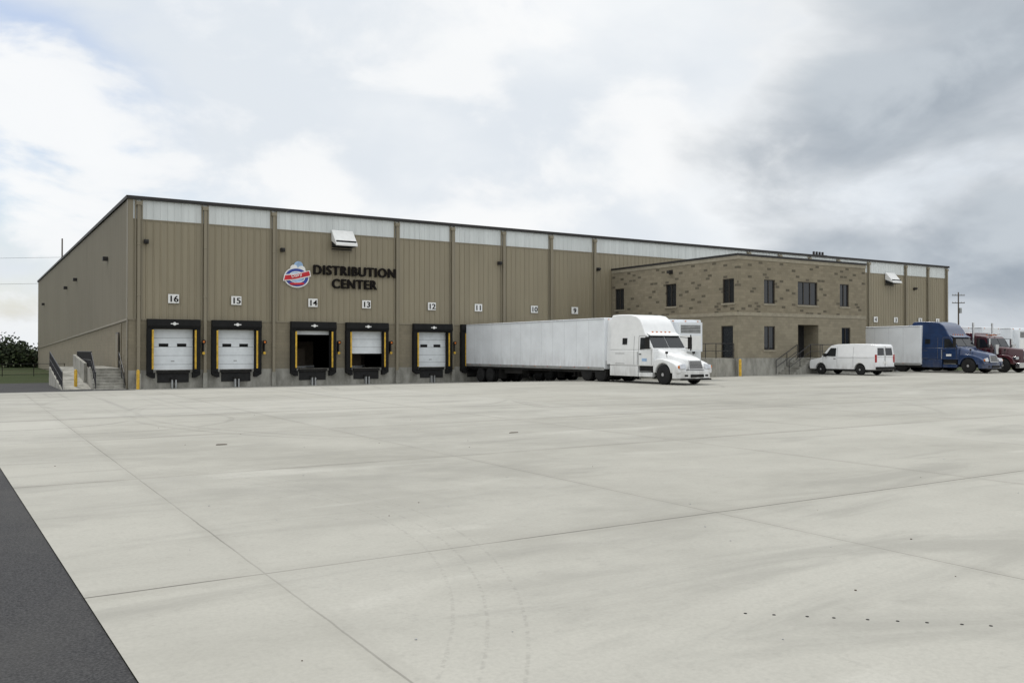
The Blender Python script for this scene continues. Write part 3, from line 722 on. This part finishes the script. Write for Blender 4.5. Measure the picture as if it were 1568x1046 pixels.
def trailer(name,xc,reefer=False,legs=False,rear=-.45):
    root=empty(name,(xc,rear,0),R(-90)); L=16.1; hw=1.29
    mb=MB(); mb.box(0,L,-hw,hw,1.22,4.12,TRAILW); mb.done('box_body',root,bevel=.05,seg=3,smooth=True)
    mb=MB()
    for s in (-1,1):
        y0,y1=sorted((s*hw,s*(hw+.012)))
        mb.box(.05,L-.05,y0-.001,y1+.01,1.16,1.33,STEEL); mb.box(.05,L-.05,y0,y1,4.02,4.1,SEAML)
        x=1.2
        while x<L-.4: mb.box(x,x+.014,s*hw-.003,s*hw+.003,1.36,4.0,SEAML); x+=1.22
        x=.6; k=0
        while x<L-.2: mb.box(x,x+.06,min(s*hw,s*(hw+.035)),max(s*hw,s*(hw+.035)),1.27,1.31,REDL if k%2 else AMBER); x+=1.4; k+=1
        mb.box(0,L,min(s*1.0,s*1.2),max(s*1.0,s*1.2),1.02,1.16,UNDER)
    for k in range(30): mb.box(.3+k*.52,.36+k*.52,-1.2,1.2,1.06,1.17,UNDER)
    mb.done('side_rails',root)
    mb=MB()
    mb.box(L,L+.015,-hw+.08,hw-.08,1.5,1.7,STEEL)
    if reefer:
        mb.box(L,L+.45,-.95,.95,2.2,3.95,TRAILW); mb.box(L+.45,L+.46,-.8,.8,3.3,3.8,STEEL)
        for k in range(5): mb.box(L+.46,L+.48,-.78,.78,3.34+k*.09,3.37+k*.09,UNDER)
        mb.box(L+.45,L+.465,-.85,-.05,2.3,3.15,SIGNW); mb.box(L+.45,L+.465,.05,.85,2.3,3.15,SIGNW); mb.box(L+.45,L+.458,-.05,.05,2.25,3.2,UNDER)
        mb.cyl((8,-.3,.8),(8,.5,.8),.3,UNDER,16)
    else:
        for y in (-.6,.6): mb.box(L,L+.02,y-.2,y+.2,2.2,2.3,UNDER)
    for y in (-1,0,1): mb.box(L,L+.03,y-.05,y+.05,4.0,4.05,AMBER)
    mb.done('nose_details',root,bevel=.01,seg=1)
    mb=MB()
    for s in (-1,1):
        lz=.62 if legs and xc>42 else (.47 if legs else .72)
        mb.box(L-3.6,L-3.45,s*.75-.08,s*.75+.08,lz+.03,1.2,UNDER); mb.box(L-3.7,L-3.35,s*.75-.14,s*.75+.14,lz,lz+.05,UNDER)
        mb.box(1.0,4.4,min(s*.45,s*.55),max(s*.45,s*.55),.8,1.1,UNDER)
        mb.box(4.45,4.47,min(s*.6,s*1.22),max(s*.6,s*1.22),.35,1.05,UNDER)
    mb.cyl((L-3.5,-.75,.95),(L-3.5,.75,.95),.04,UNDER)
    mb.box(.0,.1,-1.2,1.2,.5,.6,UNDER)
    mb.box(5,7.2,-1.1,-.6,.75,1.05,UNDER); mb.box(5,7.2,.6,1.1,.75,1.05,UNDER)
    for x in (1.9,3.2): mb.cyl((x,-1,.6),(x,1,.6),.08,UNDER)
    mb.done('underframe',root)
    mb=MB()
    for s in (-1,1):
        for x in (1.9,3.2): wheel(mb,x,s*1.24,gz(xc,rear-x)+.5,.5,.26,s,RIM,True)
    mb.done('wheels',root,smooth=True)
    return root

tractor('semi_truck_tractor',(23.75,-22.5,.5),WHITEP)
trailer('semi_trailer',23.75)
trailer('semi_trailer',28.6,reefer=True,legs=True)
tractor('semi_truck_tractor',(53.5,-21.3,.65),BLUEP)
trailer('semi_trailer',53.5)
tractor('semi_truck_tractor',(57.4,-21.6,.65),MAROON,classic=True,skirt=False)
trailer('semi_trailer',57.4)
trailer('semi_trailer',61.6,legs=True)
trailer('semi_trailer',65.8,reefer=True,legs=True)

# ------------------------------------------------------------------ van
def van(name,loc,rz):
    root=empty(name,loc,rz); hw=.98
    mb=MB()
    a1=arc(-.92,.36,.43,0,180,12); a2=arc(-4.0,.36,.43,0,180,12)
    low=[(-.02,.36),(.0,.55),(-.02,.85),(-.1,.98),(-.95,1.13),(-1.0,1.18),(-5.18,1.18),(-5.2,.36)]
    prof=low+[(p[0],p[1]) for p in reversed(a2)]+[(p[0],p[1]) for p in reversed(a1)]
    mb.prism([(x,-hw,z) for x,z in prof],(0,2*hw,0),VANP)
    up=[(-.98,1.18),(-1.55,1.82),(-1.75,1.95),(-2.2,2.03),(-3.6,2.06),(-5.0,2.02),(-5.14,1.92),(-5.2,1.18)]
    yw=lambda z: hw-.14*(z-1.18); n=len(up)
    vs=[(x,-yw(z),z) for x,z in up]+[(x,yw(z),z) for x,z in up]
    mb.add(vs,[tuple(range(n)),tuple(range(2*n-1,n-1,-1))]+[(i,(i+1)%n,n+(i+1)%n,n+i) for i in range(n)],VANP)
    mb.done('van_body',root,bevel=.05,seg=3,smooth=True)
    mb=MB()
    fx=lambda z:-.98-.57*(z-1.18)/.64
    mb.prism([(fx(1.24)+.004,-.86,1.24),(fx(1.24)+.004,.86,1.24),(fx(1.78)+.004,.8,1.78),(fx(1.78)+.004,-.8,1.78)],(.012,0,.012),GLASS)
    for s in (-1,1):
        sp=lambda x,z:(x,s*(yw(z)+.004),z)
        mb.prism([sp(-1.3,1.24),sp(-2.15,1.22),sp(-2.15,1.78),sp(-1.72,1.78)],(0,s*.01,0),GLASS)
        z0,z1=1.3,1.78; xr=lambda z:-5.2+.06*(z-1.18)/.74
        mb.prism([(xr(z0)-.004,s*.1,z0),(xr(z0)-.004,s*.78,z0),(xr(z1)-.004,s*.72,z1),(xr(z1)-.004,s*.1,z1)],(-.012,0,0),GLASS)
    mb.done('van_windows',root)
    mb=MB()
    for s in (-1,1):
        sp=lambda x,z:(x,s*(yw(max(z,1.18))+.002),z)
        for x in (-1.12,-2.25,-3.5): mb.prism([sp(x,.5),sp(x-.012,.5),sp(x-.012,1.18),sp(x,1.18)],(0,s*.004,0),SEAM)
        for x in (-2.25,-3.5): mb.prism([sp(x,1.18),sp(x-.012,1.18),sp(x-.012,1.85),sp(x,1.85)],(0,s*.004,0),SEAM)
        mb.prism([sp(-2.3,1.12),sp(-5.1,1.12),sp(-5.1,1.135),sp(-2.3,1.135)],(0,s*.003,0),SEAM)
        mb.prism([sp(-1.98,1.05),sp(-2.15,1.05),sp(-2.15,1.09),sp(-1.98,1.09)],(0,s*.02,0),UNDER)
        mb.box(-1.42,-1.32,min(s*.98,s*1.2),max(s*.98,s*1.2),1.2,1.42,UNDER)
        mb.box(-5.215,-5.15,min(s*.86,s*.985),max(s*.86,s*.985),.85,1.35,REDL)
        mb.box(-.08,.02,min(s*.6,s*.92),max(s*.6,s*.92),.68,.86,LAMPG)
        mb.box(-5.21,-5.2,min(s*.0,s*.012),max(s*.0,s*.012),.55,1.9,SEAM)
        mb.box(-3.6,-1.35,min(s*.9,s*.985),max(s*.9,s*.985),.3,.38,UNDER)
    mb.box(-.02,.015,-.55,.55,.66,.86,UNDER)
    mb.box(-5.21,-5.2,-.2,.2,.75,.92,SIGNW)
    mb.done('van_trim',root)
    mb=MB(); mb.box(-.1,.1,-.96,.96,.36,.56,UNDER); mb.box(-5.32,-5.15,-.97,.97,.38,.56,UNDER); mb.done('bumpers',root,bevel=.03)
    mb=MB(); mb.box(-5.0,-.3,-.8,.8,.25,.5,UNDER)
    mb.done('underbody',root)
    mb=MB()
    for s in (-1,1):
        for x in (-.92,-4.0): wheel(mb,x,s*.96,.36,.36,.23,s,RIM)
    mb.done('wheels',root,smooth=True)
van('cargo_van',(42.45,-15.15,.65),R(90))

# ------------------------------------------------------------------ poles, wires, fence
def pole(x,y,h,arms=2,rot=0):
    root=empty('utility_pole',(x,y,gz(x,y)),rot); mb=MB()
    mb.cyl((0,0,-.2),(0,0,h),.16,WOOD,10,.1)
    for k in range(arms):
        z=h-.6-k*1.3; mb.box(-1.1,1.1,-.06,.06,z,z+.12,WOOD)
        for u in (-1,-.5,.5,1): mb.cyl((u,0,z+.12),(u,0,z+.3),.04,STEEL,6)
    if arms: mb.cyl((.35,0,h-3.6),(.35,0,h-2.7),.22,STEEL,10)
    mb.done('pole_and_crossarms',root)
pole(136.3,31,12.2,2,R(-30)); pole(4.5,95.7,19.5,0)
mb=MB()
for z in (11.6,9.6):
    prev=None
    for k in range(13):
        t=k/12; p=Vector((-120+124.5*t,90+5.7*t,z-1.5*math.sin(math.pi*t)+(5 if z>10 else 3)*t))
        if prev: mb.cyl(prev,p,.018,UNDER,4)
        prev=p
mb.done('overhead_wires')
mb=MB()
for k in range(30):
    x=-.6-2.4*k; mb.cyl((x,32,0),(x,32,1.1),.035,UNDER,6)
for z in (.15,.6,1.08): mb.cyl((-.5,32,z),(-71,32,z),.02,UNDER,5)
mb.done('boundary_fence')

# ------------------------------------------------------------------ vegetation
def treerow(name,items,leaf,cnt):
    mb=MB()
    for (x,y,r,h) in items:
        mb.cyl((x,y,-.1),(x+random.uniform(-.2,.2),y,h*.55),.07*r+.05,WOOD,6,.05)
        for b in range(3):
            a=random.uniform(0,6.28); mb.cyl((x,y,h*.3),(x+math.cos(a)*r*.6,y+math.sin(a)*r*.6,h*.7),.05*r,WOOD,5,.02)
        cl_=[(x+random.uniform(-.7,.7)*r,y+random.uniform(-.65,.65)*r,h*random.uniform(.15,.85),r*random.uniform(.35,.6)) for _ in range(13)]
        for _ in range(cnt):
            cx,cy,cz,cr=random.choice(cl_)
            d=Vector((random.gauss(0,1),random.gauss(0,1),random.gauss(0,.8))).normalized()*cr*random.uniform(.5,1.1)
            p=Vector((cx,cy,max(.1,cz)))+d
            if p.z<0.02: p.z=.05
            s=leaf*random.uniform(.6,1.3)
            a=Vector((random.gauss(0,1),random.gauss(0,1),random.gauss(0,1))).normalized(); b=a.orthogonal().normalized()
            m=LEAF if random.random()<.4 else LEAFD
            mb.add([p+a*s,p+b*s*.7,p-a*s,p-b*s*.7],[(0,1,2,3)],m)
    return mb.done(name)
items=[]
for k in range(44):
    x=-66+k*1.65+random.uniform(-.5,.5); items.append((x,78+random.uniform(-4,4),random.uniform(2.1,3.0),random.uniform(2.9,3.7)+(1.1 if x<-4 else 0)))
treerow('hedgerow_trees',items,.24,700)
items=[]
for k in range(110):
    a=R(-20+k*1.6+random.uniform(-.4,.4)); rr=430+random.uniform(-30,30)
    items.append((rr*math.cos(a)+20,rr*math.sin(a),random.uniform(5,9),random.uniform(5,9)))
treerow('distant_tree_line',items,.9,110)

# ------------------------------------------------------------------ world
w=bpy.data.worlds.new('World'); sc.world=w; w.use_nodes=True
nt=w.node_tree; nt.nodes.clear()
out=nt.nodes.new('ShaderNodeOutputWorld')
sky=nt.nodes.new('ShaderNodeTexSky'); sky.sky_type='NISHITA'; sky.sun_disc=False
sky.sun_elevation=R(62); sky.sun_rotation=R(-15); sky.air_density=1.0; sky.dust_density=2.0
bgA=nt.nodes.new('ShaderNodeBackground'); nt.links.new(sky.outputs[0],bgA.inputs[0]); bgA.inputs[1].default_value=.125
tc=nt.nodes.new('ShaderNodeTexCoord'); g=tc.outputs['Generated']
nrm=nt.nodes.new('ShaderNodeVectorMath'); nrm.operation='NORMALIZE'; nt.links.new(g,nrm.inputs[0]); d=nrm.outputs[0]
sp=nt.nodes.new('ShaderNodeSeparateXYZ'); nt.links.new(d,sp.inputs[0])
den=M(nt,'ADD',M(nt,'MAXIMUM',sp.outputs[2],0.0),.5)
cv=nt.nodes.new('ShaderNodeCombineXYZ')
nt.links.new(M(nt,'DIVIDE',sp.outputs[0],den),cv.inputs[0]); nt.links.new(M(nt,'DIVIDE',sp.outputs[1],den),cv.inputs[1]); nt.links.new(M(nt,'MULTIPLY',sp.outputs[2],1.2),cv.inputs[2])
P=cv.outputs[0]
n1=NOISE(nt,MAPV(nt,P,loc=(3.1,1.7,0)),2.0,9,.50,.3)
n2=NOISE(nt,MAPV(nt,P,loc=(8.4,4.2,2)),4.2,8,.54,.25)
def dot(v):
    n=nt.nodes.new('ShaderNodeVectorMath'); n.operation='DOT_PRODUCT'; nt.links.new(d,n.inputs[0]); n.inputs[1].default_value=Vector(v).normalized(); return n.outputs['Value']
nz=M(nt,'MULTIPLY',M(nt,'SUBTRACT',n1,.5),.20)
nzf=M(nt,'MULTIPLY',M(nt,'SUBTRACT',n2,.5),.10)
def blob(v,a,b,s=1.0):
    return M(nt,'MULTIPLY',MR(nt,M(nt,'ADD',M(nt,'ADD',dot(v),nz),nzf),a,b),s)
dark=M(nt,'MAXIMUM',blob((.86,.49,.17),.955,1.005,1.0),blob((.82,.48,.34),.95,1.03,.45))
blue=M(nt,'MAXIMUM',blob((-.02,.94,.30),.925,.99,1.0),blob((.28,.86,.42),.965,1.02,.6))
base=MIX(nt,MR(nt,n1,.34,.60),(.76,.81,.865),(.94,.96,.975))
base=MIX(nt,MR(nt,n2,.44,.62,0,.75),base,(.98,.985,.985))
darkc=MIX(nt,MR(nt,n2,.34,.66),(.33,.38,.44),(.55,.60,.65))
c=MIX(nt,dark,base,darkc)
hz=MR(nt,sp.outputs[2],0,.08,.6,0)
c=MIX(nt,hz,c,(.83,.86,.885))
boost=MR(nt,sp.outputs[2],.42,.85,1.0,1.45)
bgB=nt.nodes.new('ShaderNodeBackground'); nt.links.new(c,bgB.inputs[0]); nt.links.new(boost,bgB.inputs[1])
mx=nt.nodes.new('ShaderNodeMixShader')
cov=M(nt,'SUBTRACT',1.0,M(nt,'MULTIPLY',blue,MR(nt,n2,.44,.58,.85,.05)))
nt.links.new(cov,mx.inputs[0]); nt.links.new(bgA.outputs[0],mx.inputs[1]); nt.links.new(bgB.outputs[0],mx.inputs[2])
nt.links.new(mx.outputs[0],out.inputs[0])

sl=bpy.data.lights.new('sun','SUN'); sl.energy=1.5; sl.angle=R(11); sl.color=(1,.96,.9)
so=bpy.data.objects.new('sun',sl); sc.collection.objects.link(so)
az=R(105); el=R(62)
sd=Vector((math.cos(az)*math.cos(el),math.sin(az)*math.cos(el),math.sin(el)))
so.rotation_euler=sd.to_track_quat('Z','Y').to_euler(); so.location=(0,0,40)

# ------------------------------------------------------------------ camera
cam=bpy.data.cameras.new('camera'); co=bpy.data.objects.new('camera',cam); sc.collection.objects.link(co)
cam.sensor_width=36; cam.lens=1340/1568*36; cam.clip_start=.1; cam.clip_end=9000
co.location=(-8.13,-55.65,2.3); co.rotation_euler=(R(90.556),0,R(-32.0))
sc.camera=co
sc.view_settings.view_transform='Standard'; sc.view_settings.look='None'; sc.view_settings.exposure=0
